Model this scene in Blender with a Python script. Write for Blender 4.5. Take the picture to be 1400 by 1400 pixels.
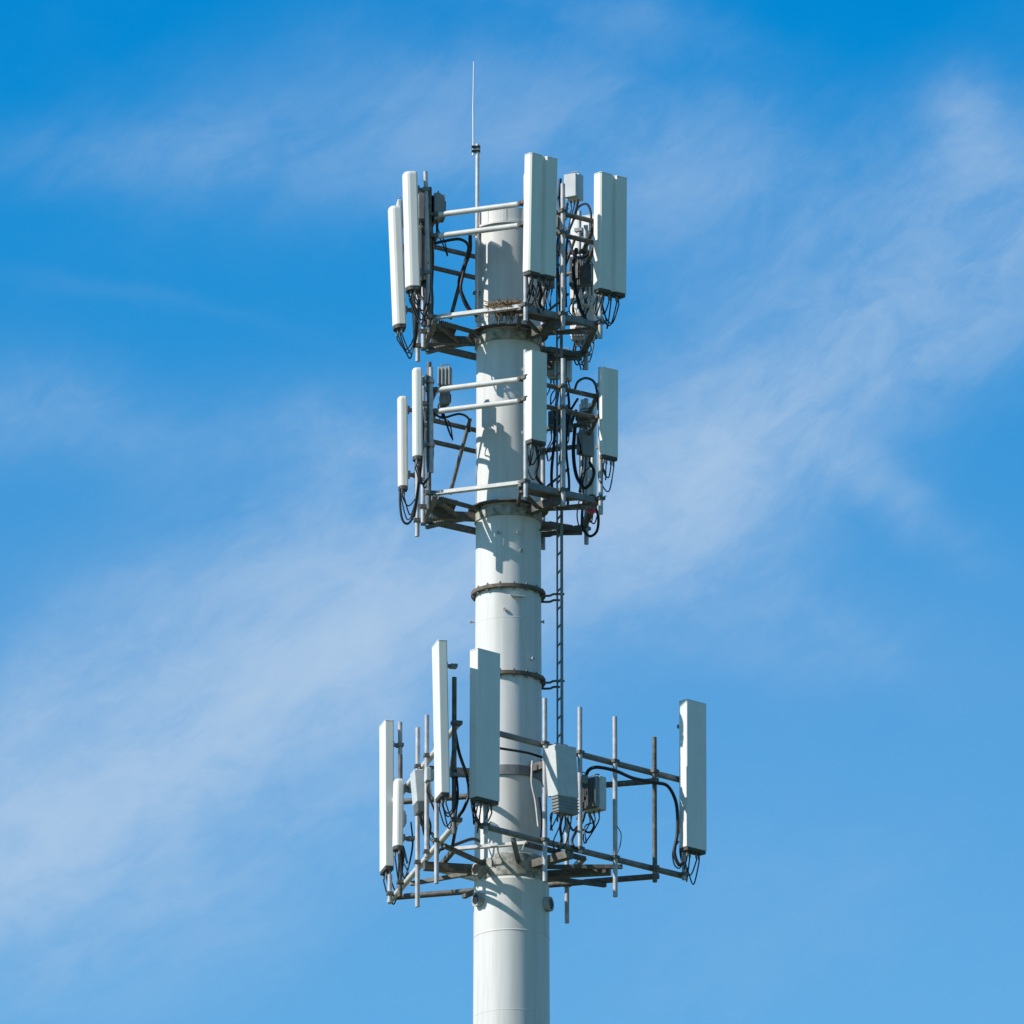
import bpy, math, random
from mathutils import Vector, Matrix
random.seed(7)
R = math.radians
for o in list(bpy.data.objects):
    bpy.data.objects.remove(o)
SC = bpy.context.scene
COL = SC.collection

# ------------------------------------------------------------------ camera
PITCH = R(17.0); FOV = R(5.0); DIST = 214.0
FPX = 700 / math.tan(FOV / 2)
CAM = Vector((0.04, -DIST * math.cos(PITCH), 1.7))
cd = bpy.data.cameras.new('camera'); cam = bpy.data.objects.new('camera', cd); COL.objects.link(cam)
cam.location = CAM; cam.rotation_euler = (R(90) + PITCH, 0, 0)
cd.sensor_width = 36; cd.angle = FOV; cd.clip_start = 1; cd.clip_end = 20000
SC.camera = cam
SC.render.resolution_x = 1024; SC.render.resolution_y = 1024

# ------------------------------------------------------------------ sun and sky
SUN_EL = R(37.0)
sun_h = Vector((-0.934, -0.358, 0))                      # horizontal direction towards the sun
sun_dir = Vector((sun_h.x * math.cos(SUN_EL), sun_h.y * math.cos(SUN_EL), math.sin(SUN_EL)))
sd = bpy.data.lights.new('sun', 'SUN'); sd.energy = 5.0; sd.angle = R(0.5); sd.color = (1.0, 0.95, 0.88)
sun = bpy.data.objects.new('sun', sd); COL.objects.link(sun)
sun.rotation_euler = sun_dir.to_track_quat('Z', 'Y').to_euler()
sun.location = (-60, -60, 120)

world = bpy.data.worlds.new('World'); SC.world = world; world.use_nodes = True
NT = world.node_tree; NT.nodes.clear()
def N(t, **kw):
    n = NT.nodes.new(t)
    for k, v in kw.items(): setattr(n, k, v)
    return n
def L(a, b): NT.links.new(a, b)
def val(x):
    return x
def M(op, a, b=None, c=None, clamp=False):
    n = N('ShaderNodeMath', operation=op); n.use_clamp = clamp
    for i, x in enumerate((a, b, c)):
        if x is None: continue
        if isinstance(x, (int, float)): n.inputs[i].default_value = x
        else: L(x, n.inputs[i])
    return n.outputs[0]
def smooth(x, a, b):
    n = N('ShaderNodeMapRange', interpolation_type='SMOOTHSTEP')
    L(x, n.inputs['Value']); n.inputs['From Min'].default_value = a; n.inputs['From Max'].default_value = b
    return n.outputs['Result']
sky = N('ShaderNodeTexSky', sky_type='NISHITA'); sky.sun_disc = False
sky.sun_elevation = SUN_EL; sky.sun_rotation = math.atan2(sun_h.x, sun_h.y)
sky.air_density = 1.0; sky.dust_density = 0.3; sky.ozone_density = 2.0
# deeper, more saturated blue, as the air of that day
tint = N('ShaderNodeVectorMath', operation='MULTIPLY')
L(sky.outputs[0], tint.inputs[0])
tc = N('ShaderNodeTexCoord'); sep = N('ShaderNodeSeparateXYZ'); L(tc.outputs['Generated'], sep.inputs[0])
X, Y, Z = sep.outputs
az = M('ARCTAN2', X, Y)                                    # 0 looking along +Y
el = M('ARCSINE', Z)
k = 1 / (FOV / 2)
u = M('MULTIPLY', az, k)                                   # angular units of 2.5 degrees
v = M('MULTIPLY', M('SUBTRACT', el, PITCH), k)
# the blue deepens with height above the horizon
ramp = N('ShaderNodeValToRGB'); L(M('MULTIPLY_ADD', v, 0.125, 0.5), ramp.inputs[0])      # -10 to +10 degrees about 17
els = ramp.color_ramp.elements
els[0].position = 0.0; els[0].color = (0.24, 0.525, 0.65, 1)
els[1].position = 1.0; els[1].color = (0.20, 0.42, 0.505, 1)
for vpos, col_ in ((-1.9, (0.34, 0.74, 0.90)), (-1.0, (0.37, 0.80, 0.98)), (-0.3, (0.30, 0.755, 0.98)), (0.3, (0.10, 0.68, 0.98)), (0.7, (0.0, 0.64, 0.99)), (1.0, (0.0, 0.62, 0.99)), (1.8, (0.0, 0.56, 0.90))):
    e = els.new((vpos + 4) / 8); e.color = (*col_, 1)
twice = N('ShaderNodeVectorMath', operation='SCALE'); L(ramp.outputs[0], twice.inputs[0]); twice.inputs['Scale'].default_value = 2.12
L(twice.outputs[0], tint.inputs[1])

def vec(a, b, c=0.0):
    n = N('ShaderNodeCombineXYZ')
    for i, x in enumerate((a, b, c)):
        if isinstance(x, (int, float)): n.inputs[i].default_value = x
        else: L(x, n.inputs[i])
    return n.outputs[0]
def noise(vecs, scale, detail=6, rough=0.55, dist=0.0):
    n = N('ShaderNodeTexNoise'); L(vecs, n.inputs['Vector'])
    n.inputs['Scale'].default_value = scale; n.inputs['Detail'].default_value = detail
    n.inputs['Roughness'].default_value = rough; n.inputs['Distortion'].default_value = dist
    return n.outputs['Fac']
# cirrus: along / across coordinates of the wind direction
wx = M('SUBTRACT', noise(vec(u, v, 3.1), 0.9, 2), 0.5); wy = M('SUBTRACT', noise(vec(u, v, 9.7), 0.9, 2), 0.5)
wf = M('SUBTRACT', noise(vec(u, v, 21.0), 4.5, 6, 0.6), 0.5)
uu = M('ADD', M('MULTIPLY_ADD', wx, 0.20, u), M('MULTIPLY', wf, 0.05)); vv = M('ADD', M('MULTIPLY_ADD', wy, 0.20, v), M('MULTIPLY', wf, 0.09))
A_ = R(30)
s_ = M('ADD', M('MULTIPLY', uu, math.cos(A_)), M('MULTIPLY', vv, math.sin(A_)))
t_ = M('ADD', M('MULTIPLY', uu, -math.sin(A_)), M('MULTIPLY', vv, math.cos(A_)))
fib = noise(vec(M('MULTIPLY', s_, 0.9), M('MULTIPLY', t_, 1.9), 1.0), 1.7, 12, 0.60, 0.15)
fib2 = noise(vec(M('MULTIPLY', s_, 1.5), M('MULTIPLY', t_, 2.8), 4.0), 3.8, 14, 0.70, 0.6)
lump = noise(vec(M('MULTIPLY', s_, 0.9), M('MULTIPLY', t_, 1.5), 7.0), 1.5, 4, 0.5)
veil = noise(vec(M('MULTIPLY', uu, 0.8), M('MULTIPLY', vv, 1.3), 12.0), 1.7, 8, 0.62)
def blob(cu, cv, ru, rv, ang):
    du = M('SUBTRACT', uu, cu); dv = M('SUBTRACT', vv, cv); c, s = math.cos(R(ang)), math.sin(R(ang))
    a = M('DIVIDE', M('ADD', M('MULTIPLY', du, c), M('MULTIPLY', dv, s)), ru)
    b = M('DIVIDE', M('ADD', M('MULTIPLY', du, -s), M('MULTIPLY', dv, c)), rv)
    r2 = M('ADD', M('MULTIPLY', a, a), M('MULTIPLY', b, b))
    return M('POWER', 2.718, M('MULTIPLY', r2, -1.0))
streak = M('ADD', M('MULTIPLY', smooth(fib, 0.32, 0.70), 0.64), M('MULTIPLY', smooth(fib2, 0.26, 0.74), 0.36))
parts = [(-0.74, -0.40, 0.62, 0.21, 32, 1.02), (-0.78, -0.58, 0.44, 0.09, 27, 0.75), (-0.30, -0.28, 0.36, 0.15, 28, 0.50),
         (-0.39, -0.60, 0.40, 0.12, 15, 0.24), (-0.90, -0.84, 0.45, 0.16, 10, 0.34), (-0.11, -0.08, 0.32, 0.16, 28, 0.50),
         (-0.30, 0.13, 0.36, 0.11, 5, 0.30), (-0.97, 0.16, 0.22, 0.09, 0, 0.28), (0.43, 0.16, 0.30, 0.19, 36, 0.85),
         (0.64, 0.31, 0.36, 0.14, 36, 0.50), (0.94, 0.50, 0.34, 0.18, 44, 0.62), (0.20, -0.03, 0.32, 0.15, 30, 0.52),
         (0.77, 0.07, 0.20, 0.05, -36, 0.42), (0.70, -0.20, 0.14, 0.05, -42, 0.16), (0.45, -0.12, 0.35, 0.12, -15, 0.25),
         (-0.28, 0.73, 0.52, 0.15, 8, 0.21), (-0.75, 0.67, 0.28, 0.07, 5, 0.16), (0.28, 0.66, 0.50, 0.17, -15, 0.24),
         (0.64, 0.66, 0.36, 0.15, -8, 0.17), (0.96, 0.77, 0.09, 0.10, 30, 0.36), (0.20, 0.96, 0.32, 0.05, -12, 0.14),
         (-0.80, 0.38, 0.32, 0.02, -5, 0.05), (0.5, -0.8, 0.6, 0.25, 5, 0.08)]
dens = None
for (cu, cv, ru, rv, an, w) in parts:
    b = M('MULTIPLY', blob(cu, cv, ru, rv, an), w)
    dens = b if dens is None else M('ADD', dens, b)
far = M('MULTIPLY', smooth(lump, 0.52, 0.8), smooth(M('ABSOLUTE', M('MAXIMUM', M('ABSOLUTE', u), M('ABSOLUTE', v))), 1.0, 2.0))
dens = M('ADD', dens, M('MULTIPLY', far, 0.5))
cl = M('MULTIPLY', dens, M('MULTIPLY_ADD', M('POWER', streak, 1.35), 1.75, 0.38))
cl = M('SUBTRACT', 1.0, M('POWER', 2.718, M('MULTIPLY', cl, -1.0)))
cl = M('ADD', cl, M('MULTIPLY', smooth(veil, 0.42, 0.8), 0.035), clamp=True)
cl = M('MULTIPLY', cl, smooth(el, 0.0, 0.08))
mixc = N('ShaderNodeMix', data_type='RGBA'); L(M('MULTIPLY', cl, 0.82), mixc.inputs['Factor'])
L(tint.outputs[0], mixc.inputs['A']); mixc.inputs['B'].default_value = (6.2, 8.0, 10.2, 1)
bg = N('ShaderNodeBackground'); bg.inputs['Strength'].default_value = 0.075
out = N('ShaderNodeOutputWorld'); L(mixc.outputs['Result'], bg.inputs['Color']); L(bg.outputs[0], out.inputs[0])

SC.view_settings.view_transform = 'Standard'; SC.view_settings.look = 'None'
SC.view_settings.exposure = 0.08; SC.view_settings.gamma = 1.0

# ------------------------------------------------------------------ materials
def mat(name, c1, c2=None, scale=6.0, rough=0.55, metal=0.0, detail=5, bump=0.0, stretch=(1, 1, 1), lo=0.35, hi=0.7, spec=0.4):
    m = bpy.data.materials.new(name); m.use_nodes = True; t = m.node_tree; b = t.nodes['Principled BSDF']
    b.inputs['Roughness'].default_value = rough; b.inputs['Metallic'].default_value = metal
    b.inputs['Specular IOR Level'].default_value = spec
    c2 = c2 or tuple(x * 0.85 for x in c1)
    co = t.nodes.new('ShaderNodeTexCoord'); mp = t.nodes.new('ShaderNodeMapping'); mp.inputs['Scale'].default_value = stretch
    no = t.nodes.new('ShaderNodeTexNoise'); no.inputs['Scale'].default_value = scale; no.inputs['Detail'].default_value = detail
    no.inputs['Roughness'].default_value = 0.6
    rp = t.nodes.new('ShaderNodeValToRGB')
    rp.color_ramp.elements[0].position = lo; rp.color_ramp.elements[0].color = (*c2, 1)
    rp.color_ramp.elements[1].position = hi; rp.color_ramp.elements[1].color = (*c1, 1)
    t.links.new(co.outputs['Object'], mp.inputs[0]); t.links.new(mp.outputs[0], no.inputs['Vector'])
    t.links.new(no.outputs['Fac'], rp.inputs[0]); t.links.new(rp.outputs[0], b.inputs['Base Color'])
    if bump:
        bp = t.nodes.new('ShaderNodeBump'); bp.inputs['Strength'].default_value = bump; bp.inputs['Distance'].default_value = 0.02
        t.links.new(no.outputs['Fac'], bp.inputs['Height']); t.links.new(bp.outputs[0], b.inputs['Normal'])
    return m
MT = dict(
    pole=mat('pole_paint', (0.675, 0.663, 0.64), (0.56, 0.547, 0.52), 1.5, 0.5, stretch=(4, 4, 0.30), lo=0.28, hi=0.55, detail=9),
    radome=mat('radome_white', (0.80, 0.80, 0.76), (0.72, 0.725, 0.68), 2.5, 0.45, stretch=(2, 2, 0.4)),
    radome_g=mat('radome_cream', (0.82, 0.83, 0.76), (0.75, 0.76, 0.69), 2.5, 0.5, stretch=(2, 2, 0.4)),
    radome_b=mat('radome_grey', (0.80, 0.81, 0.79), (0.73, 0.745, 0.73), 2.5, 0.5, stretch=(2, 2, 0.4)),
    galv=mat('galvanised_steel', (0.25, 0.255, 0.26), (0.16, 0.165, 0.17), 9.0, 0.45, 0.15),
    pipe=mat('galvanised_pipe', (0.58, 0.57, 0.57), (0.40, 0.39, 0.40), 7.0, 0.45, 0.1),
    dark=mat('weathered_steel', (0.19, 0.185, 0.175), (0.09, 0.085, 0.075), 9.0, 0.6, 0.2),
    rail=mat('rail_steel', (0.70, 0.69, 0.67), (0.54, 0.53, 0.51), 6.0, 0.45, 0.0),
    cable=mat('cable_rubber', (0.022, 0.023, 0.026), (0.014, 0.014, 0.016), 12.0, 0.45),
    cap=mat('end_cap_plastic', (0.10, 0.095, 0.085), (0.05, 0.045, 0.04), 14.0, 0.6),
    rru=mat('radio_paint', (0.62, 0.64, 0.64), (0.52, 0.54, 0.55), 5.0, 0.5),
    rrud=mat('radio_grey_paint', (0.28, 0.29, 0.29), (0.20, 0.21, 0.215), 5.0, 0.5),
    rust=mat('flange_rust', (0.20, 0.165, 0.13), (0.10, 0.078, 0.06), 10.0, 0.75),
    twig=mat('dry_twig', (0.34, 0.23, 0.13), (0.17, 0.115, 0.07), 15.0, 0.85),
    pink=mat('pink_tape', (0.75, 0.10, 0.28), (0.6, 0.08, 0.22), 6.0, 0.6),
    grime=mat('pole_grime', (0.46, 0.46, 0.42), (0.20, 0.20, 0.18), 9.0, 0.7, lo=0.38, hi=0.62),
    grass=mat('grass_field', (0.11, 0.12, 0.05), (0.06, 0.075, 0.03), 0.15, 0.9, detail=8),
)

# ------------------------------------------------------------------ mesh helpers
class MB:
    def __init__(s): s.v = []; s.f = []; s.sm = []
    def add(s, vs, fs, smooth=False):
        b = len(s.v); s.v += [Vector(p) for p in vs]; s.f += [tuple(b + i for i in f) for f in fs]; s.sm += [smooth] * len(fs)
    def frame(s, a, b, up=None):
        d = (b - a).normalized(); up = up or Vector((0, 0, 1))
        if abs(d.dot(up)) > 0.98: up = Vector((0, -1, 0))
        x = d.cross(up).normalized(); return x, x.cross(d).normalized()
    def beam(s, a, b, w, h, up=None, ext=0.0):
        a, b = Vector(a), Vector(b); x, y = s.frame(a, b, up); d = (b - a).normalized(); a = a - d * ext; b = b + d * ext
        vs = [p + x * (i * w / 2) + y * (j * h / 2) for p in (a, b) for i, j in ((-1, -1), (1, -1), (1, 1), (-1, 1))]
        s.add(vs, [(0, 1, 2, 3), (7, 6, 5, 4), (0, 4, 5, 1), (1, 5, 6, 2), (2, 6, 7, 3), (3, 7, 4, 0)])
    def angle(s, a, b, w, t=0.012, up=None, flip=1):
        """an L profile: a flat leg and an upright leg, butted"""
        a, b = Vector(a), Vector(b); x, y = s.frame(a, b, up)
        s.beam(a, b, w, t, up)
        o = x * (flip * (w / 2 + t / 2)) + y * (w / 2 - t / 2)
        s.beam(a + o, b + o, t, w, up)
    def box(s, c, sx, sy, sz, bev=0.0):
        cx, cy, cz = c
        if bev <= 0:
            s.beam((cx, cy, cz - sz / 2), (cx, cy, cz + sz / 2), sx, sy); return
        s.prism(rrect(sx, sy, bev, 2, cx, cy), cz - sz / 2, cz + sz / 2, bev)
    def prism(s, prof, z0, z1, bev=0.0, dome=0.0):
        """vertical extrusion of a closed profile (counter clockwise), chamfered ends"""
        n = len(prof); cx = sum(p[0] for p in prof) / n; cy = sum(p[1] for p in prof) / n
        def ring(z, sh):
            r = []
            for (x, y) in prof:
                d = Vector((x - cx, y - cy)); l = d.length or 1; f = max(0, (l - sh)) / l
                r.append((cx + d.x * f, cy + d.y * f, z))
            return r
        rings = [ring(z0, bev), ring(z0 + bev, 0), ring(z1 - bev - dome, 0)]
        if dome: rings += [ring(z1 - dome * 0.45, bev * 0.8), ring(z1 - dome * 0.1, bev * 2.4)]
        rings.append(ring(z1, bev * 4 if dome else bev))
        if not bev: rings = [ring(z0, 0), ring(z1, 0)]
        vs = [p for r in rings for p in r]; fs = []
        for k in range(len(rings) - 1):
            for i in range(n):
                j = (i + 1) % n; fs.append((k * n + i, k * n + j, (k + 1) * n + j, (k + 1) * n + i))
        s.add(vs, fs)
        s.add(rings[0], [tuple(reversed(range(n)))]); s.add(rings[-1], [tuple(range(n))])
    def tube(s, pts, r, seg=10, caps=True):
        pts = [Vector(p) for p in pts]; n = len(pts); rings = []
        rr = r if isinstance(r, (list, tuple)) else [r] * n
        d0 = (pts[1] - pts[0]).normalized(); x, y = s.frame(pts[0], pts[1])
        for i, p in enumerate(pts):
            d = (pts[min(i + 1, n - 1)] - pts[max(i - 1, 0)]).normalized()
            q = d0.rotation_difference(d); x = q @ x; x = (x - d * x.dot(d)).normalized(); y = d.cross(x); d0 = d
            rings.append([p + (x * math.cos(2 * math.pi * a / seg) + y * math.sin(2 * math.pi * a / seg)) * rr[i] for a in range(seg)])
        fs = []
        for k in range(n - 1):
            for i in range(seg):
                j = (i + 1) % seg; fs.append((k * seg + i, k * seg + j, (k + 1) * seg + j, (k + 1) * seg + i))
        s.add([p for r_ in rings for p in r_], fs, True)
        if caps:
            s.add(rings[0], [tuple(reversed(range(seg)))]); s.add(rings[-1], [tuple(range(seg))])
    def lathe(s, c, prof, seg=64, smooth=True):
        """prof: list of (radius, z); closed rings"""
        cx, cy = c
        for (r0, z0), (r1, z1) in zip(prof, prof[1:]):
            vs = []
            for (r, z) in ((r0, z0), (r1, z1)):
                vs += [(cx + r * math.cos(2 * math.pi * i / seg), cy + r * math.sin(2 * math.pi * i / seg), z) for i in range(seg)]
            s.add(vs, [(i, (i + 1) % seg, seg + (i + 1) % seg, seg + i) for i in range(seg)], smooth)
    def build(s, name, m, parent=None, loc=None):
        me = bpy.data.meshes.new(name)
        off = Vector(loc) if loc is not None else Vector((0, 0, 0))
        me.from_pydata([tuple(p - off) for p in s.v], [], s.f); me.polygons.foreach_set('use_smooth', s.sm)
        me.materials.append(MT[m] if isinstance(m, str) else m); me.update()
        o = bpy.data.objects.new(name, me); COL.objects.link(o)
        if parent is not None: o.parent = parent
        elif loc is not None: o.location = loc
        return o
def rrect(w, d, r, seg=3, cx=0, cy=0):
    p = []
    for (sx, sy, a0) in ((1, -1, -90), (1, 1, 0), (-1, 1, 90), (-1, -1, 180)):
        for i in range(seg + 1):
            a = R(a0 + 90 * i / seg)
            p.append((cx + sx * (w / 2 - r) + r * math.cos(a), cy + sy * (d / 2 - r) + r * math.sin(a)))
    return p
def spline(pts, n=8):
    pts = [Vector(p) for p in pts]; q = [pts[0] * 2 - pts[1]] + pts + [pts[-1] * 2 - pts[-2]]; o = []
    for i in range(1, len(q) - 2):
        a, b, c, d = q[i - 1:i + 3]
        for k_ in range(n):
            t = k_ / n
            o.append(0.5 * ((2 * b) + (c - a) * t + (2 * a - 5 * b + 4 * c - d) * t * t + (3 * b - a - 3 * c + d) * t ** 3))
    o.append(pts[-1]); return o
def P(px, py, y):
    """where a line of sight of the survey photograph meets the vertical plane at depth y"""
    d = Vector((0, math.cos(PITCH), math.sin(PITCH))) + Vector((1, 0, 0)) * ((px - 700) / FPX) \
        + Vector((0, -math.sin(PITCH), math.cos(PITCH))) * ((700 - py) / FPX)
    return CAM + d * ((y - CAM.y) / d.y)
def thing(name, loc, label, cat, group=None, rot=None):
    o = bpy.data.objects.new(name, None); COL.objects.link(o); o.location = loc; o.empty_display_size = 0.2
    if rot: o.rotation_euler = rot
    return tag(o, label, cat, group)
def tag(o, label, cat, group=None):
    o['label'] = label; o['category'] = cat
    if group: o['group'] = group
    return o
def copy_tree(o, parent=None):
    c = o.copy(); COL.objects.link(c); c.parent = parent
    for ch in o.children: copy_tree(ch, c)
    return c
def face(deg):
    a = R(deg); return Vector((math.sin(a), -math.cos(a), 0)), Vector((math.cos(a), math.sin(a), 0))
UP = Vector((0, 0, 1))

# ------------------------------------------------------------------ ground
g = MB(); n = 24; S = 6000
vs = [(-S / 2 + S * i / n, -S / 2 + S * j / n + 1500, 0) for j in range(n + 1) for i in range(n + 1)]
g.add(vs, [(j * (n + 1) + i, j * (n + 1) + i + 1, (j + 1) * (n + 1) + i + 1, (j + 1) * (n + 1) + i) for j in range(n) for i in range(n)])
go = g.build('ground', 'grass'); go['kind'] = 'structure'

# ------------------------------------------------------------------ monopole
XU, XL = -0.027, 0.03           # axis of upper and lower sections
RU, RL = 0.595, 0.683
def zat(py, y=-0.6): return P(697, py, y).z
pole = thing('monopole', (0, 0, 0), 'white tubular steel mast tower carrying all three antenna platforms', 'tower')
z_top = zat(283); z_step = zat(1200); z_neck = zat(1178)
m = MB(); m.lathe((XL, 0), [(1.05, 0), (RL + 0.01, z_step - 3.2), (RL, z_step - 0.02), (RL - 0.035, z_step + 0.03)], 96); m.build('lower_section', 'pole', pole)
m = MB(); m.lathe((XU, 0), [(RU + 0.02, z_step - 0.4), (RU + 0.01, zat(925)), (RU - 0.006, zat(600)), (RU - 0.012, z_top), ], 96)
m.lathe((XU, 0), [(RU - 0.012, z_top), (0.0001, z_top + 0.005)], 96, False); m.build('upper_section', 'pole', pole)
m = MB(); m.lathe((XL - 0.01, 0), [(RL - 0.036, z_step + 0.02), (RL - 0.02, z_step + 0.06), (RL - 0.05, zat(1166)), (RU + 0.01, zat(1164))], 96); m.build('collar', 'grime', pole)
def flange(z, nb):
    f = MB(); r = RU + 0.085
    f.lathe((XU, 0), [(RU, z - 0.032), (r, z - 0.032), (r, z + 0.032), (RU, z + 0.032)], 96, False)
    fo = f.build('flange', 'rust', pole)
    for i in range(nb):
        a = 2 * math.pi * (i + 0.4) / nb; q = Vector((XU + (RU + 0.045) * math.cos(a), (RU + 0.045) * math.sin(a), z))
        b = MB(); b.tube([q + UP * -0.075, q + UP * 0.08], 0.013, 6); b.tube([q - UP * 0.06, q - UP * 0.034], 0.024, 6); b.tube([q + UP * 0.034, q + UP * 0.06], 0.024, 6)
        b.build('bolt', 'galv', fo)
Z_F1 = zat(799, -0.68); Z_F2 = zat(918, -0.68)
flange(Z_F1, 16); flange(Z_F2, 16)
for py, rr, xx in ((843, RU + 0.002, XU), (1272, RL + 0.003, XL), (1381, RL + 0.004, XL)):
    z = zat(py); w = MB(); w.lathe((xx, 0), [(rr - 0.004, z - 0.02), (rr + 0.006, z - 0.006), (rr + 0.006, z + 0.006), (rr - 0.004, z + 0.02)], 96); w.build('weld_seam', 'pole', pole)
def radial(px, z, xx, rr, back=False):
    x = P(px, 700, 0).x - xx; x = max(-rr * 0.999, min(rr * 0.999, x)); y = -math.sqrt(rr * rr - x * x)
    d = Vector((x, y, 0)).normalized(); return Vector((xx, 0, z)) + d * rr, d
for px, py, ln in ((642, 838, 0.10), (743, 838, 0.06), (725, 898, 0.09), (690, 833, 0.05), (708, 728, 0.05), (712, 752, 0.04), (682, 728, 0.05), (735, 1010, 0.06)):
    q, d = radial(px, zat(py), XU, RU); b = MB(); b.tube([q - d * 0.03, q + d * ln], 0.02, 8); b.tube([q + d * (ln - 0.02), q + d * ln], 0.034, 6); b.build('step_bolt', 'pipe', pole)
q, d = radial(706, zat(815), XU, RU); b = MB(); tt = Vector((-d.y, d.x, 0))
b.beam(q + d * 0.05 - tt * 0.14, q + d * 0.05 + tt * 0.14, 0.06, 0.02); b.beam(q - d * 0.02 - tt * 0.08, q + d * 0.04 - tt * 0.08, 0.03, 0.03); b.beam(q - d * 0.02 + tt * 0.08, q + d * 0.04 + tt * 0.08, 0.03, 0.03); b.build('bracket', 'pole', pole)
for px, py, ln in ((657, 1228, 0.10), (746, 1232, 0.10), (657, 1187, 0.10)):
    big = py > 1100; xx, rr = (XL, RL - 0.005) if big else (XU, RU)
    q, d = radial(px, zat(py, -0.5), xx, rr); b = MB(); r = 0.135 if big else 0.10
    b.tube([q - d * 0.06, q + d * ln], r, 20, False); b.tube([q + d * ln, q + d * (ln - 0.06)], r * 0.72, 20, False)
    seg = 20; x_, y_ = b.frame(q, q + d); vs = [q + d * ln + (x_ * math.cos(2 * math.pi * i / seg) + y_ * math.sin(2 * math.pi * i / seg)) * rr_ for rr_ in (r, r * 0.72) for i in range(seg)]
    b.add(vs, [(i, (i + 1) % seg, seg + (i + 1) % seg, seg + i) for i in range(seg)])
    po = b.build('cable_port', 'grime', pole)
    c = MB(); c.tube([q + d * (ln - 0.03), q + d * (ln - 0.015)], r * 0.7, 20); c.build('port_boot', 'cable', po)
# top lid flange with bolts
m = MB(); m.lathe((XU, 0), [(RU - 0.012, z_top - 0.30), (RU + 0.03, z_top - 0.30), (RU + 0.03, z_top - 0.26), (RU - 0.012, z_top - 0.26)], 96, False); m.build('stiffener_ring', 'pole', pole)
for i in range(10):
    a = 2 * math.pi * i / 10 + 0.2; d = Vector((math.cos(a), math.sin(a), 0)); q = Vector((XU, 0, z_top - 0.13)) + d * (RU - 0.012)
    b = MB(); b.beam(q - UP * 0.11, q + UP * 0.11, 0.012, 0.07, d.cross(UP)); b.build('gusset', 'pole', pole)

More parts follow.
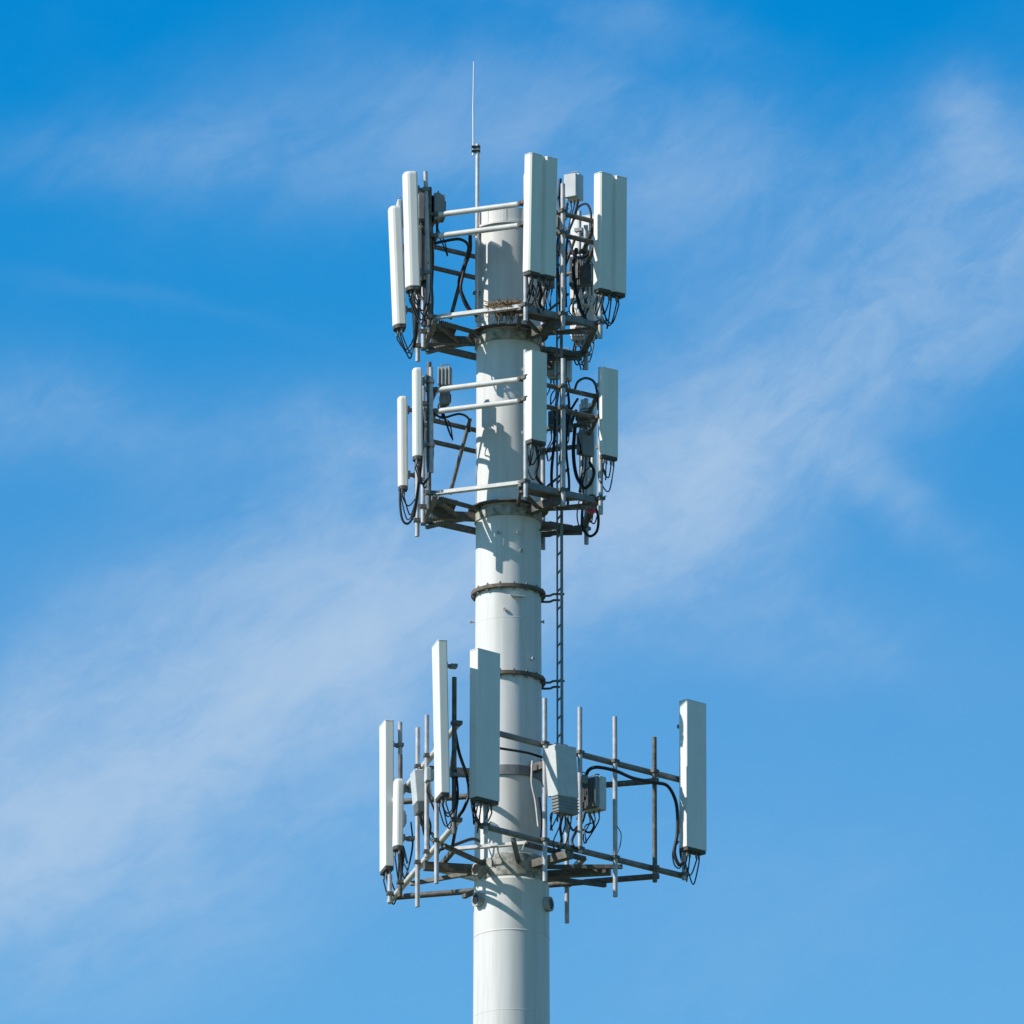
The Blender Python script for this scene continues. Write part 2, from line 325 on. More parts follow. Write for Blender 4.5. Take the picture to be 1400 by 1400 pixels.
# ------------------------------------------------------------------ hexagonal platforms (top, middle)
AZ1 = 37.5; RF, HF = 1.48, 0.86
ZB1 = P(711, 420, -1.72).z; DZ = 241 / (75 * math.cos(PITCH)); ZR1, ZR2 = 1.58, 1.99
def hexa(Rr, h, az0):
    v = []
    for th in (az0 - 120, az0, az0 + 120):
        nn, tt = face(th); v += [nn * Rr - tt * h, nn * Rr + tt * h]
    return v                                    # left.back, left.front, right.left, right.right, back.right, back.left
def clampring(mb, c, r, z0, z1, t=0.04):
    mb.lathe(c, [(r, z0), (r + t, z0), (r + t, z1), (r, z1)], 64, False)
def add_platform_hex(root):
    V = hexa(RF, HF, AZ1)
    for i in range(6):
        a, b = V[i], V[(i + 1) % 6]; d = (b - a).normalized(); m = MB()
        if i % 2 == 0:
            m.beam(a - d * 0.06, b + d * 0.06, 0.09, 0.11); m.build('base_beam', 'galv', root)
        else:
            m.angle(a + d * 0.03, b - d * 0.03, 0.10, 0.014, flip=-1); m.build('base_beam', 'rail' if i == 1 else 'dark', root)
        for zr in (ZR1, ZR2):
            m = MB()
            if i % 2 == 0: m.tube([a - d * 0.08 + UP * zr, b + d * 0.08 + UP * zr], 0.045, 10); m.build('face_rail', 'dark', root)
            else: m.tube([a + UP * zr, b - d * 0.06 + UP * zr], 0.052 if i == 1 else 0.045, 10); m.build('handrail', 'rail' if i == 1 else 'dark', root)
    for th in (AZ1 - 120, AZ1, AZ1 + 120):
        nn, tt = face(th)
        m = MB(); m.beam(nn * 0.58 - UP * 0.13, nn * (RF - 0.05) - UP * 0.13, 0.13, 0.15); m.build('support_arm', 'dark', root)
        for sg in (-1, 1):
            m = MB(); m.beam(nn * 0.58 + tt * (sg * 0.25) - UP * 0.06, nn * (RF - 0.1) + tt * (sg * (HF - 0.05)) - UP * 0.06, 0.06, 0.07); m.build('brace', 'dark', root)
            m = MB(); m.beam(nn * 0.95 - UP * 0.17 + tt * sg * 0.09, nn * (RF - 0.05) + tt * (sg * (HF - 0.02)) - UP * 0.11, 0.06, 0.06); m.build('knee_brace', 'dark', root)
        # open steel grating: bearing bars and cross bars
        m = MB()
        for k_ in range(10):
            q = nn * (1.02 + 0.04 * k_); w = 0.40 + 0.03 * k_
            m.beam(q - tt * w + UP * 0.03, q + tt * w + UP * 0.03, 0.014, 0.05)
        for k_ in range(-8, 9):
            q = tt * (k_ * 0.05); m.beam(nn * 1.01 + q + UP * 0.032, nn * 1.40 + q + UP * 0.032, 0.012, 0.042)
        m.build('grating', 'galv', root)
        for sg in (-1, 0, 1):
            q = nn * (RF + 0.115) + tt * (sg * HF); m = MB()
            m.tube([q - UP * 0.28, q + UP * 2.52], 0.042, 12); po = m.build('mount_pipe', 'dark' if (nn.x < -0.9 and sg == 1) else 'pipe', root)
            for zc in (0.02, ZR1, ZR2):
                c = MB(); c.beam(q - nn * 0.10 + UP * zc, q + nn * 0.06 + UP * zc, 0.13, 0.05)
                for e_ in (-1, 1): c.tube([q - nn * 0.13 + tt * e_ * 0.05 + UP * (zc + 0.034), q + nn * 0.10 + tt * e_ * 0.05 + UP * (zc + 0.034)], 0.009, 6)
                c.build('pipe_clamp', 'dark', po)
    z2 = Vector((0, 0, ZB1 - DZ))
    for (p_, q_, r_) in (((643, 572, -0.5), (615, 676, 0.0), 0.036), ((778, 640, 0.4), (745, 668, 0.5), 0.026), ((788, 560, 0.6), (770, 610, 0.9), 0.026)):
        m = MB(); m.tube([P(*p_) - z2, P(*q_) - z2], r_, 8); m.build('diagonal_strut', 'dark', root)
    m = MB(); clampring(m, (XU, 0), RU + 0.002, -0.24, -0.05, 0.02); m.build('collar', 'grime', root)
    m = MB(); m.lathe((XU, 0), [(RU + 0.002, 0.0), (RU + 0.14, 0.0), (RU + 0.14, 0.02), (RU + 0.002, 0.02)], 64, False); m.build('ring_plate', 'dark', root)
pf = thing('antenna_platform', (0, 0, ZB1), 'topmost steel platform ring with two pale handrails just below the whip aerial', 'platform', 'railed platforms around the mast')
add_platform_hex(pf)
pf2 = copy_tree(pf); pf2.location = (0, 0, ZB1 - DZ)
pf2['label'] = 'middle steel platform ring with handrails, between the top platform and the flanged joints'

# ------------------------------------------------------------------ bottom platform (triangular, long rails)
AZ3 = 43; RT = 1.56
ZB3 = P(745, 1151, -1.536).z; HT = 1.80
p3 = thing('antenna_platform', (0, 0, ZB3), 'lowest and widest platform, triangle of long pipes below both flanged joints', 'platform')
nR, tR = face(AZ3); nL, tL = face(AZ3 - 120); nB, tB = face(AZ3 + 120)
for (nn, tt, s0, s1) in ((nR, tR, -2.15, 2.9), (nL, tL, -3.0, 2.62), (nB, tB, -2.35, 2.8)):
    for zr in (0, HT):
        a, b = nn * RT + tt * s0 + UP * zr, nn * RT + tt * s1 + UP * zr
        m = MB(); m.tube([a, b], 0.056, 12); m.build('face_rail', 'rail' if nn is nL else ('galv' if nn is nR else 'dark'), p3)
    for zr in (0, HT):
        m = MB(); m.beam(nn * 0.58 + UP * (zr - 0.13), nn * (RT + 0.03) + UP * (zr - 0.13), 0.16, 0.14); m.build('support_arm', 'dark', p3)
    for sg in (-1, 1):
        m = MB(); m.beam(nn * 0.55 + tt * sg * 0.3 - UP * 0.10, nn * (RT - 0.02) + tt * sg * 1.35 - UP * 0.10, 0.08, 0.07); m.build('brace', 'dark', p3)
V3 = hexa(1.20, 0.73, AZ3)
for i in range(6):
    a, b = V3[i], V3[(i + 1) % 6]; d = (b - a).normalized(); m = MB()
    if i % 2: m.angle(a, b, 0.085, 0.014, flip=-1)
    else: m.beam(a, b, 0.08, 0.08)
    m.build('base_beam', 'rail' if i % 2 else 'dark', p3)
m = MB(); q = V3[2]; m.beam(q + Vector((-0.01, -0.03, 0.03)), q + Vector((-0.10, -0.05, -0.22)), 0.05, 0.012); m.build('gusset', 'rail', p3)
m = MB(); m.beam((0.55, 0.15, -0.16), (1.82, -0.05, -0.14), 0.15, 0.13); m.build('support_arm', 'dark', p3)
m = MB(); clampring(m, (XU, 0), RU + 0.012, -0.20, -0.02, 0.03); m.build('collar', 'grime', p3)
m = MB(); clampring(m, (XU, 0), RU + 0.012, HT - 0.28, HT - 0.10, 0.04); m.build('collar', 'galv', p3)
def pipe3(px, yt, yb, nn, tt, Rr=RT + 0.10, mat_='pipe', r=0.043, clamps=True):
    x = P(px, 1100, 0).x; s = (x - nn.x * Rr) / tt.x; y = nn.y * Rr + tt.y * s
    a, b = P(px, yb, y), P(px, yt, y); x0 = (a.x + b.x) / 2; a.x = b.x = x0
    m = MB(); o3 = Vector((0, 0, ZB3)); m.tube([a - o3, b - o3], r, 12); po = m.build('mount_pipe', mat_, p3)
    if clamps:
        for zr in (0, HT):
            if a.z - ZB3 < zr < b.z - ZB3 + 0.02:
                q = Vector((x0, y, zr)); c = MB(); c.beam(q - nn * 0.14, q + nn * 0.055, 0.13, 0.06); c.build('pipe_clamp', 'dark', po)
    return Vector((x0, y, 0)), a.z, b.z
for a in ((745, 955, 1205), (793, 967, 1166), (841, 980, 1226), (895, 1008, 1206), (935, 1040, 1203), (664, 925, 1140)):
    pipe3(*a, nR, tR, mat_='pipe' if a[0] != 895 else 'dark')
for a in ((621, 926, 1140), (597, 958, 1208), (583.5, 978, 1172), (571, 995, 1240), (547, 1032, 1226), (533, 1196, 1234)):
    pipe3(*a, nL, tL, mat_='pipe' if a[0] not in (621, 547) else 'dark')
pipe3(775, 1040, 1262, nB, tB)

# ------------------------------------------------------------------ panel antennas
def make_panel(px_t, y_t, px_b, y_b, Yd, az, W, D, style, m_, label, group, tilt=None, ncab=4, mast=0.0, seed=0, caplen=0.06):
    """front face centre runs from photo point (px_t,y_t) to (px_b,y_b), at depth Yd"""
    rnd = random.Random(seed); a, b = P(px_b, y_b, Yd), P(px_t, y_t, Yd)
    nn, tt = face(az); H = (b - a).length
    til = math.radians(1.5) if tilt is None else R(tilt)
    H = abs(b.z - a.z) / math.cos(til)
    mid = (a + b) / 2
    base = mid - nn * (D / 2) - UP * (H / 2)
    base = base - nn * (math.sin(til) * H / 2) 
    root = thing('panel_antenna', base, label, 'antenna', group, (til, 0, R(az)))
    # radome
    if style == 'round':
        prof = [(W / 2, D / 2 - 0.03), (W / 2, -D * 0.05)]
        for i in range(1, 8):
            t = math.pi * i / 8; prof.append((W / 2 * math.cos(t) , -D * 0.05 - (D * 0.45) * math.sin(t)))
        prof = [(W / 2, -D * 0.05), (W / 2, D / 2 - 0.03), (W / 2 - 0.03, D / 2), (-W / 2 + 0.03, D / 2), (-W / 2, D / 2 - 0.03), (-W / 2, -D * 0.05)] + \
               [(-W / 2 * math.cos(math.pi * i / 8), -D * 0.05 - D * 0.45 * math.sin(math.pi * i / 8)) for i in range(1, 8)]
    elif style == 'double':
        g_ = 0.055
        prof = [(-W / 2, -D / 2 + 0.03), (-W / 2 + 0.025, -D / 2), (-0.06, -D / 2), (-0.035, -D / 2 + g_), (0.035, -D / 2 + g_), (0.06, -D / 2),
                (W / 2 - 0.025, -D / 2), (W / 2, -D / 2 + 0.03), (W / 2, D / 2 - 0.02), (W / 2 - 0.02, D / 2), (-W / 2 + 0.02, D / 2), (-W / 2, D / 2 - 0.02)]
    else:
        prof = rrect(W, D, 0.022, 3)
    m = MB(); m.prism(prof, 0.0, H, 0.010, 0.05 if style == 'round' else 0.0)
    ro = m.build('radome', m_, root)
    # end cap with connectors
    m = MB(); m.prism([(x * 0.95, y * 0.93) for x, y in prof], -caplen, -0.001, 0.0); ec = m.build('end_cap', 'cap', root)
    if style != 'round':
        m = MB(); m.prism([(x * 1.012, y * 1.03) for x, y in prof], H + 0.0, H + 0.016, 0.004); m.build('top_cap', m_, root)
    nc = ncab
    for i in range(nc):
        x = -W * 0.34 + W * 0.68 * (i / max(1, nc - 1)); y = D * 0.12 * (1 if i % 2 else -1)
        c = MB(); c.tube([(x, y, -caplen - 0.09), (x, y, -caplen + 0.004)], 0.021, 8); c.build('connector', 'galv', ec)
        dr = rnd.uniform(0.22, 0.50); xo = rnd.uniform(-0.12, 0.12)
        pts = [(x, y, -caplen - 0.07), (x * 1.05, y + 0.01, -caplen - 0.16), (x * 0.9 + xo * 0.4, y + D * 0.6, -caplen - 0.10 - dr),
               (x * 0.5 + xo, D / 2 + 0.13, -caplen - dr * 0.75), (x * 0.2, D / 2 + 0.20, -caplen + 0.12), (xo * 0.3, D / 2 + 0.17, 0.5)]
        c = MB(); c.tube(spline(pts, 6), 0.0135, 6); c.build('jumper_cable', 'cable', root)
    # brackets to the pipe behind
    for z in (H * 0.14, H * 0.86):
        c = MB(); c.beam((0, D / 2 - 0.002, z), (0, D / 2 + 0.20, z), 0.10, 0.05); c.beam((-0.09, D / 2 + 0.022, z), (0.09, D / 2 + 0.022, z), 0.04, 0.11)
        c.beam((-0.08, D / 2 + 0.165, z), (0.08, D / 2 + 0.165, z), 0.12, 0.062); c.build('mounting_bracket', 'galv', root)
    if mast:
        c = MB(); c.tube([(0, D / 2 + 0.17, -mast), (0, D / 2 + 0.17, H * 1.02)], 0.04, 10); c.build('mount_pipe', 'pipe', root)
    return root
GT, GM, GB = 'panel antennas of the top platform', 'panel antennas of the middle platform', 'panel antennas of the bottom platform'
SL, SR, SBk = AZ1 - 120, AZ1, AZ1 + 120
# top
make_panel(530, 284, 537, 446, 0.72, SL, 0.36, 0.24, 'round', 'radome', 'rounded white panel at the far left of the top platform, lower than its neighbour', GT, 2.4, 4, 0.28, 1)
make_panel(550, 237, 554, 394, -1.20, SL, 0.36, 0.26, 'round', 'radome', 'rounded white panel on the left of the top platform, reaching higher than its neighbour', GT, 1.6, 4, 0.28, 2)
make_panel(745, 214, 742, 373, -1.90, SR, 0.63, 0.21, 'double', 'radome_g', 'broad grooved panel in front of the mast on the top platform', GT, 1.6, 6, 0.28, 3)
make_panel(841, 240, 838, 397, -0.86, SR, 0.63, 0.22, 'double', 'radome_g', 'broad grooved panel at the far right of the top platform', GT, 0.8, 6, 0.28, 4)
make_panel(802, 300, 802, 462, 1.95, SBk, 0.50, 0.20, 'flat', 'radome', 'white panel seen from its back between the two broad grooved panels', GT, 1.0, 4, 0.28, 5)
# middle
make_panel(543, 543, 544, 666, 0.72, SL, 0.24, 0.18, 'round', 'radome', 'short rounded white panel at the far left of the middle platform', GM, 0.6, 3, 0.28, 6)
make_panel(563, 504, 564, 625, -1.15, SL, 0.24, 0.18, 'round', 'radome', 'short rounded white panel beside the grey ribbed radio, left of the middle platform', GM, 0.4, 3, 0.28, 7)
make_panel(738, 482, 737, 602, -1.88, SR, 0.36, 0.21, 'flat', 'radome_g', 'narrow plain panel in front of the mast on the middle platform', GM, 0.4, 4, 0.28, 8)
make_panel(835.5, 505, 834.5, 623, -0.86, SR, 0.36, 0.12, 'flat', 'radome_g', 'thin plain panel at the far right of the middle platform', GM, 0.4, 4, 0.28, 9)
make_panel(806, 556, 806, 680, 1.95, SBk, 0.30, 0.16, 'flat', 'radome_b', 'shaded panel seen from its back inside the right of the middle platform', GM, 0.4, 3, 0.28, 10)
# bottom
S3L, S3R = AZ3 - 120, AZ3
make_panel(523, 990, 522, 1188, 2.35, S3L, 0.50, 0.17, 'flat', 'radome', 'tall white panel at the far left of the bottom platform', GB, 0.3, 4, 0.30, 11)
make_panel(594, 881, 599, 1088, -3.14, S3L, 0.52, 0.17, 'flat', 'radome', 'tall white panel standing highest on the bottom platform, left of the mast', GB, 1.2, 4, 0.0, 12)
make_panel(668, 891, 669, 1092, -2.86, S3R, 0.56, 0.22, 'flat', 'radome_b', 'tall blue-grey panel overlapping the left edge of the mast on the bottom platform', GB, 0.3, 4, 0.0, 13)
make_panel(953, 960, 953, 1160, 0.60, S3R, 0.50, 0.22, 'flat', 'radome_b', 'tall panel alone at the far right end of the bottom platform', GB, 0.2, 4, 0.0, 14)
make_panel(538, 1066, 537, 1158, 1.05, S3L, 0.28, 0.17, 'round', 'radome', 'small slim white panel in front of the far left tall panel', GB, -0.5, 2, 0.0, 15)

# ------------------------------------------------------------------ radio units
def make_radio(px, py, Yd, az, w, d, h, m_, label, group='radio units on the platforms', fins=9, roll=0.0, foot=0.0, seed=0, bracket=True, fin_m=None, pitch=0.0):
    c = P(px, py, Yd); rnd = random.Random(seed + 50)
    root = thing('radio_unit', c - UP * (h / 2), label, 'radio unit', group, (R(pitch), R(roll), R(az)))
    m = MB(); m.prism(rrect(w, d * 0.62, 0.018, 2, 0, -d * 0.19), 0, h, 0.012); m.build('housing', m_, root)
    m = MB()
    for i in range(fins):
        x = -w / 2 + 0.02 + (w - 0.04) * i / (fins - 1); m.beam((x, d * 0.30, 0.03), (x, d * 0.30, h - 0.03), 0.010, d * 0.38, Vector((0, 1, 0)))
    m.build('heat_sink', fin_m or m_, root)
    m = MB(); m.tube(spline([(-w * 0.3, -d * 0.1, h - 0.005), (-w * 0.28, -d * 0.1, h + 0.05), (w * 0.28, -d * 0.1, h + 0.05), (w * 0.3, -d * 0.1, h - 0.005)], 5), 0.011, 6); m.build('handle', 'galv', root)
    if foot:
        m = MB(); m.prism(rrect(w * 0.93, d * 0.55, 0.015, 2, 0, -d * 0.17), -foot, -0.001, 0.0)
        for k_ in range(5): m.box((0, -d * 0.17, -foot * (0.12 + 0.19 * k_)), w * 0.99, d * 0.60, foot * 0.07)
        m.build('connector_cover', 'rrud', root)
    for i in range(3):
        x = -w * 0.28 + w * 0.28 * i; m = MB(); m.tube([(x, -d * 0.15, -foot - 0.07), (x, -d * 0.15, -foot + 0.003)], 0.018, 8); m.build('connector', 'dark', root)
        pts = [(x, -d * 0.15, -foot - 0.05), (x + rnd.uniform(-.03, .03), -d * 0.1, -foot - 0.2), (x * 0.5 + rnd.uniform(-.1, .1), d * 0.5, -foot - rnd.uniform(0.3, 0.5)), (rnd.uniform(-.06, .06), d * 0.5 + 0.06, -foot - 0.65)]
        m = MB(); m.tube(spline(pts, 6), 0.0125, 6); m.build('jumper_cable', 'cable', root)
    if not bracket: return root
    m = MB(); m.beam((0, d * 0.495, h * 0.25), (0, d * 0.495, h * 0.75), 0.10, 0.05); m.build('mounting_bracket', 'dark', root)
    return root
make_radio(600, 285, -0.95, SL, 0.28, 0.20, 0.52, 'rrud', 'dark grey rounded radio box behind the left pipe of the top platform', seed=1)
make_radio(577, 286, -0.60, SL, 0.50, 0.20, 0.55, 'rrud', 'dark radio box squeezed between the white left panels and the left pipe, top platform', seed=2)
make_radio(574, 352, -0.52, SL, 0.46, 0.16, 1.05, 'rrud', 'added long dark box shading the mast, half hidden behind the higher left panel, top platform', seed=21)  # added box in radio shape, keeps sun off the mast's left edge
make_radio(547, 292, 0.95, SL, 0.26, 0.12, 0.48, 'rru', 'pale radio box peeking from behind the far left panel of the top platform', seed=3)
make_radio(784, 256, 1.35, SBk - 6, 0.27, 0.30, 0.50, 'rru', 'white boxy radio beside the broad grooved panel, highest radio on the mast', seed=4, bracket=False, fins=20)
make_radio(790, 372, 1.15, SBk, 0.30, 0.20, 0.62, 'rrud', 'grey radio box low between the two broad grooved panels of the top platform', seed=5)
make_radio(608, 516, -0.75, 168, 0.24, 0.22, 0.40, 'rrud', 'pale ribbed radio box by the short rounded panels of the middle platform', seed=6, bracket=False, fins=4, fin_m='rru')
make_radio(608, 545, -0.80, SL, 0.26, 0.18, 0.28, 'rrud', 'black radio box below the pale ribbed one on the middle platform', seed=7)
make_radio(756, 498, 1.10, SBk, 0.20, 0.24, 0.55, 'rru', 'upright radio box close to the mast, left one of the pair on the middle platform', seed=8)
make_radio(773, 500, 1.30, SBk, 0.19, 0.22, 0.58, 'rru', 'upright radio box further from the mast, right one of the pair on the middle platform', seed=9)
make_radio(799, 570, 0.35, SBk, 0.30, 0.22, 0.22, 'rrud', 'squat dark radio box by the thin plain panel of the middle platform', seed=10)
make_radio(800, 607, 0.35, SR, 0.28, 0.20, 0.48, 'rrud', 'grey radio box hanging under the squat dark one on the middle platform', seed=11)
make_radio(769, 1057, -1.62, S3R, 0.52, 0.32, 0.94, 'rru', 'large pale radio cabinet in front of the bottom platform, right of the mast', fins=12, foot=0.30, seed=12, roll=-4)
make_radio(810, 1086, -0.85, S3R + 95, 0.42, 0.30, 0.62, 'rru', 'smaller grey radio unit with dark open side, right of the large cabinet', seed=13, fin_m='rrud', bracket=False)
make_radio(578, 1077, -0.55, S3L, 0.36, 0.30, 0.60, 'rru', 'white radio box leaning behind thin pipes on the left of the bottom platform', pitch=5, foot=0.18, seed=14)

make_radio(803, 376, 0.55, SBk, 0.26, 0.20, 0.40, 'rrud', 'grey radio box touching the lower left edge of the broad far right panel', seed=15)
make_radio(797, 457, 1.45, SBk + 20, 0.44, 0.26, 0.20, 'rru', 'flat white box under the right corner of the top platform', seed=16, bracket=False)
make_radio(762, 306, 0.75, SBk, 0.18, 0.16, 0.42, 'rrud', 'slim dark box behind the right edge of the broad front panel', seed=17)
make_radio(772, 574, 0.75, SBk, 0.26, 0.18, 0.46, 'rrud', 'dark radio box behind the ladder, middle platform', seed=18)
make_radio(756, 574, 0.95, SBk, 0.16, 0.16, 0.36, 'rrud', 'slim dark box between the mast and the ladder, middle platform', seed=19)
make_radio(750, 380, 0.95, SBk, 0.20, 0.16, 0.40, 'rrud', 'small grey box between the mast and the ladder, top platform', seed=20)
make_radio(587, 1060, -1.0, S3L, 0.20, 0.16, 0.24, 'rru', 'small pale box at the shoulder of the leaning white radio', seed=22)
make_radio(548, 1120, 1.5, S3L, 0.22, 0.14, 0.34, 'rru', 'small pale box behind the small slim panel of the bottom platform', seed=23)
# ------------------------------------------------------------------ ladder
zl0, zl1 = P(766, 1120, 0).z, P(766, 330, 0).z
la, lb = Vector((P(767.8, 700, 0).x, -0.16, 0)), Vector((P(761.8, 700, 0).x, 0.16, 0))
lad = thing('ladder', (la.x, 0, zl0), 'narrow dark climbing ladder running up the right side of the mast', 'ladder')
lo = Vector((la.x, 0, zl0))
m = MB(); m.beam(Vector((la.x, la.y, zl0)) - lo, Vector((la.x, la.y, zl1)) - lo, 0.055, 0.05); m.build('ladder_rail', 'galv', lad)
m = MB(); m.beam(Vector((lb.x, lb.y, zl0)) - lo, Vector((lb.x, lb.y, zl1)) - lo, 0.035, 0.04); m.build('ladder_rail', 'galv', lad)
z = zl0 + 0.2
while z < zl1 - 0.1:
    m = MB(); q = UP * (z - zl0); m.tube([Vector((0, la.y, 0)) + q, Vector((lb.x - la.x, lb.y, 0)) + q], 0.019, 6); m.build('rung', 'galv', lad); z += 0.345
for zf in (Z_F1 - 0.06, Z_F2 - 0.06, ZB1 - DZ - 0.4, ZB3 + HT + 0.1):
    m = MB(); q = Vector((0, 0, zf)) - lo
    for yy, zz in ((la.y, 0.0), (lb.y, -0.02)):
        x1 = (la.x if yy < 0 else lb.x) + 0.05
        m.tube(spline([Vector((0.55, yy, 0.0 + zz)) + q, Vector((0.72, yy, zz)) + q, Vector((0.80, yy, 0.03 + zz)) + q, Vector((x1, yy, 0.03 + zz)) + q], 5), 0.022, 8)
    m.build('stand_off', 'dark', lad)

# ------------------------------------------------------------------ whip aerial
wb = P(652, 425, -0.30)
wh = thing('whip_aerial', (wb.x, -0.30, wb.z), 'thin whip aerial on a slender pipe at the very top of the mast', 'aerial')
zt = P(652.5, 197, -0.30).z - wb.z; z0 = P(652.5, 440, -0.3).z - wb.z
m = MB(); m.tube([(0, 0, z0), (0.01, 0, zt)], 0.036, 12); m.build('mast_pipe', 'rail', wh)
zw = P(647, 84, -0.30).z - wb.z
m = MB(); m.tube([(-0.072, 0, zt - 0.22), (-0.068, 0, zt + 0.05), (-0.072, 0, zt + 0.7), (-0.062, 0, zw)], [0.020, 0.015, 0.014, 0.009], 8); m.build('whip', 'radome', wh)
m = MB(); m.beam((-0.10, 0, zt - 0.06), (0.06, 0, zt - 0.06), 0.10, 0.035); m.beam((-0.10, 0, zt - 0.14), (0.06, 0, zt - 0.14), 0.10, 0.035); m.build('clamp', 'cable', wh)
for py in (320, 400):
    zz = P(652, py, -0.3).z - wb.z; m = MB(); m.beam((-0.05, 0, zz), (0.12, 0.10, zz), 0.10, 0.06); m.build('clamp', 'galv', wh)

# ------------------------------------------------------------------ nest of twigs
nb = P(699, 424, -1.28)
m = MB(); rnd = random.Random(3)
for i in range(420):
    a = rnd.uniform(0, 2 * math.pi); rr = rnd.uniform(0, 1) ** 0.6; hgt = rnd.gauss(0, 0.05) + 0.10 * (1 - rr)
    q = Vector((math.cos(a) * rr * 0.46, math.sin(a) * rr * 0.32, 0.03 + hgt * 0.55)); da = a + math.pi / 2 + rnd.gauss(0, 0.7)
    d = Vector((math.cos(da), math.sin(da), rnd.gauss(0, 0.25))).normalized() * rnd.uniform(0.05, 0.16)
    if i % 11 == 0: d = Vector((rnd.gauss(0, .03), rnd.gauss(0, .03), -rnd.uniform(0.10, 0.22))); q.z = -0.02
    m.tube([q - d, q + d * 0.2 + Vector((rnd.gauss(0, .015), rnd.gauss(0, .015), rnd.gauss(0, .015))), q + d], rnd.uniform(0.005, 0.011), 4)
no = m.build('bird_nest', 'twig', None, (0, 0, 0)); no.location = nb
tag(no, 'straggly brown nest of dry twigs on the front corner of the top platform', 'nest')

# ------------------------------------------------------------------ cables (each one runs on its own)
CG = 'cables strung about the platforms'
def cable(pts, label, r=0.016, name='cable', m_='cable'):
    w = [P(*p) for p in pts]; c = MB(); o = w[0].copy(); c.tube(spline([p - o for p in w], 8), r, 8)
    ob = c.build(name, m_); ob.location = o; return tag(ob, label, 'cable', CG)
cable([(594, 333, -1.05), (606, 330, -1.0), (628, 327, -1.1), (640, 335, -0.9), (639, 352, -0.6), (634, 372, -0.5), (630, 394, -0.5), (636, 416, -0.5), (646, 428, -0.5)], 'black cable drooping from the lower handrail towards the mast foot, left of the top platform', 0.028)
cable([(643, 322, -0.8), (642, 345, -0.6), (634, 366, -0.5), (628, 390, -0.4), (640, 420, -0.4), (652, 432, -0.45)], 'thick twisted cable hugging the left side of the mast on the top platform', 0.036)
cable([(785, 300, 0.9), (790, 284, 0.6), (802, 279, 0.2), (808, 292, -0.2), (808, 316, -0.4)], 'arched black cable left of the broad far right panel, top platform', 0.022)
cable([(776, 278, 1.2), (772, 296, 0.8), (764, 318, 0.4), (762, 350, 0.2), (764, 390, 0.1), (766, 430, 0.1)], 'black cable falling from the highest white radio beside the ladder', 0.024)
cable([(790, 276, 1.2), (784, 300, 0.8), (776, 325, 0.4), (773, 370, 0.2), (774, 420, 0.2)], 'second black cable falling from the highest white radio, further right', 0.022)
cable([(766, 245, 0.5), (764, 275, 0.3), (768, 305, 0.1), (766, 340, 0.0)], 'short black cable beside the right edge of the broad front panel, top platform', 0.03)
cable([(574, 330, -0.4), (577, 370, -0.3), (573, 410, -0.1), (570, 450, 0.1), (566, 474, 0.5)], 'black cable running down between the left pipes of the top platform', 0.03)
cable([(588, 268, -0.95), (587, 310, -0.95), (589, 350, -0.95), (587, 400, -0.9), (588, 432, -0.85)], 'thick black cable bundle strapped along the tall left pipe of the top platform', 0.065)
cable([(786, 532, 0.9), (790, 522, 0.5), (800, 517, 0.1), (811, 521, -0.3), (816, 534, -0.6), (818, 560, -0.7)], 'arched black cable left of the thin far right panel, middle platform', 0.024)
cable([(764, 528, 0.9), (760, 560, 0.6), (758, 600, 0.4), (754, 650, 0.3), (757, 692, 0.2)], 'black cable falling from the pair of upright radios of the middle platform', 0.028)
cable([(776, 530, 0.9), (778, 560, 0.6), (774, 610, 0.4), (778, 660, 0.3), (776, 694, 0.3)], 'black cable right of the pair of upright radios on the middle platform', 0.024)
cable([(756, 560, 0.6), (764, 575, 0.3), (776, 566, 0.1), (790, 545, -0.2)], 'black cable sagging sideways below the upright radios of the middle platform', 0.022)
cable([(547, 668, 0.6), (547, 690, 0.6), (550, 710, 0.6), (557, 716, 0.6), (564, 708, 0.7), (568, 690, 0.7)], 'hanging loop of cable under the short far left panel of the middle platform', 0.022)
cable([(800, 676, 0.4), (796, 700, 0.4), (797, 722, 0.4), (806, 733, 0.3), (816, 726, 0.2), (818, 706, 0.1), (812, 690, 0.0)], 'largest hanging cable loop, under the right corner of the middle platform', 0.026)
cable([(806, 692, 0.1), (804, 706, 0.2), (812, 716, 0.1), (817, 704, 0.0)], 'small thin cable loop inside the largest hanging loop', 0.013)
cable([(575, 545, -0.5), (578, 590, -0.5), (575, 640, -0.4), (570, 680, 0.2), (566, 706, 0.5)], 'black cable running down between the left pipes of the middle platform', 0.028)
cable([(586, 512, -0.95), (588, 560, -0.95), (586, 610, -0.9), (587, 640, -0.9)], 'thick black cable bundle strapped along the tall left pipe of the middle platform', 0.055)
cable([(594, 566, -1.05), (606, 571, -1.0), (628, 566, -1.1), (641, 573, -0.8), (642, 590, -0.4)], 'black cable tied under the lower handrail of the middle platform', 0.022)
cable([(683, 1023, -2.0), (720, 1029, -1.6), (745, 1036, -1.4), (765, 1034, -1.3)], 'dark cable strung under the top rail across the front of the mast', 0.024)
cable([(800, 1062, -0.9), (806, 1052, -1.0), (818, 1049, -1.0), (842, 1054, -0.8), (866, 1064, -0.4), (896, 1070, 0.0), (912, 1074, 0.2), (922, 1090, 0.4), (926, 1110, 0.5), (926, 1140, 0.5), (922, 1165, 0.5), (928, 1182, 0.5), (935, 1178, 0.5)], 'long black cable arching from the small radio to the far right tall panel', 0.032)
cable([(928, 1150, 0.5), (920, 1164, 0.5), (922, 1182, 0.5), (930, 1186, 0.5), (934, 1166, 0.5)], 'thin cable loop beside the foot of the far right tall panel', 0.014)
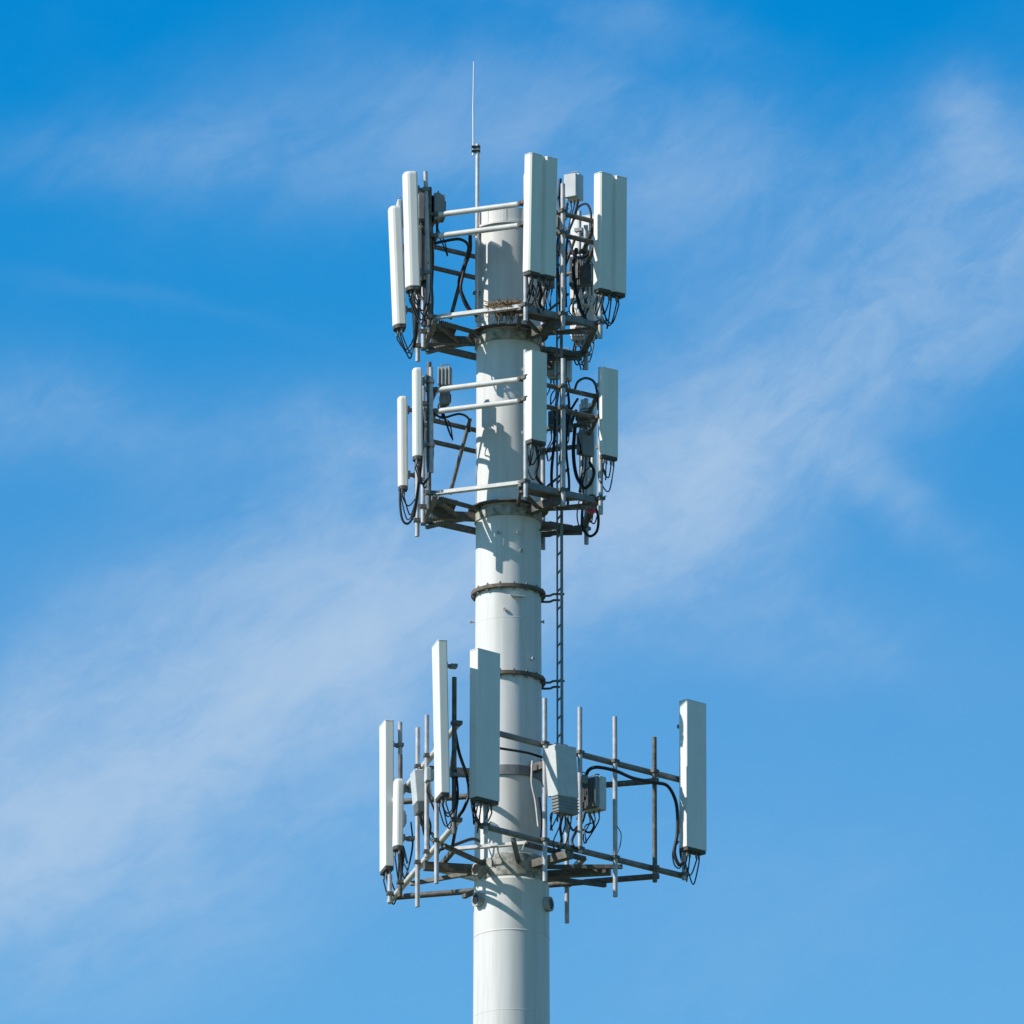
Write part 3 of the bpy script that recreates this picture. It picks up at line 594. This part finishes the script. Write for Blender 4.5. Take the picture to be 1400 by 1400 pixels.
cable([(622, 1000, -2.8), (628, 1030, -2.7), (638, 1060, -2.6), (641, 1085, -2.5), (634, 1106, -2.5), (626, 1120, -2.4), (618, 1160, -1.8)], 'black cable bowing right between the two tallest panels of the bottom platform', 0.030)
cable([(622, 1008, -2.7), (617, 1050, -2.7), (624, 1090, -2.6), (622, 1130, -2.5)], 'black cable strapped to the dark pipe between the two tallest panels', 0.022)
cable([(604, 1094, -2.9), (608, 1108, -2.8), (614, 1112, -2.7), (619, 1104, -2.7)], 'small cable loop below the tallest left panel', 0.014)
cable([(583, 1112, -0.5), (588, 1130, -0.5), (585, 1150, -0.5), (590, 1165, -0.6), (606, 1160, -1.0)], 'black cable hanging under the leaning white radio of the bottom platform', 0.030)
cable([(578, 1114, -0.4), (580, 1140, -0.3), (592, 1150, -0.4), (600, 1166, -0.6)], 'second black cable under the leaning white radio, further left', 0.024)
cable([(546, 1160, 1.2), (551, 1170, 1.2), (549, 1190, 1.3), (547, 1210, 1.4)], 'black cable below the small slim panel of the bottom platform', 0.028)
cable([(552, 1180, 1.2), (558, 1195, 1.0), (553, 1210, 1.3)], 'thin cable curl right of the far left pipe, bottom platform', 0.013)
cable([(617, 1157, -1.9), (630, 1152, -1.5), (646, 1147, -1.1), (655, 1150, -0.8)], 'dark cable entering the mast above the bottom platform from the left', 0.030)
cable([(728, 1040, -0.7), (727, 1070, -0.66), (732, 1095, -0.62), (736, 1130, -0.6)], 'pale conduit running down the mast behind the large cabinet', 0.020, m_='rail')
cable([(737, 1090, -0.5), (740, 1120, -0.5), (738, 1150, -0.5)], 'dark cable beside the pale conduit at the right edge of the mast', 0.026)
cable([(775, 1118, -1.3), (783, 1135, -1.0), (790, 1130, -0.8), (793, 1140, -0.9)], 'short cable loop between the large cabinet and the small radio', 0.020)
cable([(806, 1112, -0.8), (812, 1128, -0.8), (806, 1138, -0.8), (796, 1134, -0.9)], 'short cable loop under the smaller grey radio unit', 0.020)
cable([(844, 1130, -1.0), (849, 1140, -1.0), (848, 1155, -1.0), (844, 1166, -1.0)], 'thin wire curling beside the middle pipe of the right rail', 0.009)
c = MB(); q = P(809, 699, -0.45); c.tube([(-0.05, 0, 0.05), (0.0, 0, -0.0), (0.06, 0, 0.03)], 0.06, 8)
t = c.build('marker_tape', 'pink'); t.location = q; tag(t, 'bright pink tape tied under the right corner of the middle platform', 'tape')

coil = MB(); pts = [(0.10 * math.cos(t * 0.35) * (1 + 0.05 * math.sin(t)), 0.012 * t * 0.25, 0.10 * math.sin(t * 0.35)) for t in range(0, 74)]
coil.tube(pts, 0.013, 6); co = coil.build('cable_coil', 'rail'); co.location = P(802, 409, 0.1)
tag(co, 'pale coil of spare cable at the right end of the top platform', 'cable coil')
cable([(788, 340, 0.9), (784, 370, 0.8), (790, 410, 0.6), (800, 436, 0.4), (812, 444, 0.2)], 'black feeder bundle under the far right of the top platform', 0.035)
cable([(778, 330, 0.8), (786, 350, 0.5), (798, 352, 0.2), (806, 345, 0.0)], 'black feeder bundle looping level with the middle of the broad far right panel', 0.028)
cable([(786, 585, 0.7), (784, 620, 0.6), (788, 650, 0.5), (798, 668, 0.3)], 'black feeder bundle left of the grey hanging radio, middle platform', 0.034)
cable([(806, 632, 0.3), (812, 645, 0.2), (808, 660, 0.2), (800, 668, 0.3)], 'black feeder bundle under the grey hanging radio, middle platform', 0.030)
cable([(733, 610, -1.3), (736, 630, -1.1), (733, 650, -1.0), (742, 664, -0.8)], 'black feeder bundle below the narrow plain panel, middle platform', 0.030)
cable([(736, 384, -1.4), (740, 400, -1.2), (738, 416, -1.0), (748, 428, -0.8)], 'black feeder bundle below the broad front panel, top platform', 0.034)
cable([(560, 396, -1.1), (562, 412, -1.0), (568, 424, -0.7), (570, 440, -0.2), (568, 458, 0.3)], 'black feeder bundle below the higher left panel, top platform', 0.036)

cable([(584, 300, -0.62), (586, 330, -0.62), (583, 370, -0.60), (586, 410, -0.58), (583, 446, -0.5)], 'fat tube added behind the tall left pipe, top platform, to shade the mast', 0.095)  # sun blocker shaped like a cable, added to shade the mast's left strip

make_radio(760, 1075, -0.9, S3R, 0.20, 0.14, 0.30, 'rru', 'small pale box half hidden behind the left edge of the large cabinet', seed=31)
make_radio(797, 1066, -1.05, S3R, 0.16, 0.12, 0.16, 'rrud', 'tiny dark box above the smaller grey radio unit', seed=32, bracket=False)
cable([(800, 1110, -0.9), (796, 1124, -0.9), (788, 1136, -1.0), (782, 1150, -1.1), (786, 1160, -1.2)], 'cable bundle dropping from the smaller grey radio to the bottom rail', 0.026)
cable([(770, 1112, -1.5), (766, 1130, -1.4), (768, 1150, -1.2), (764, 1165, -0.9)], 'cable bundle dropping from the large cabinet to the bottom rail', 0.026)
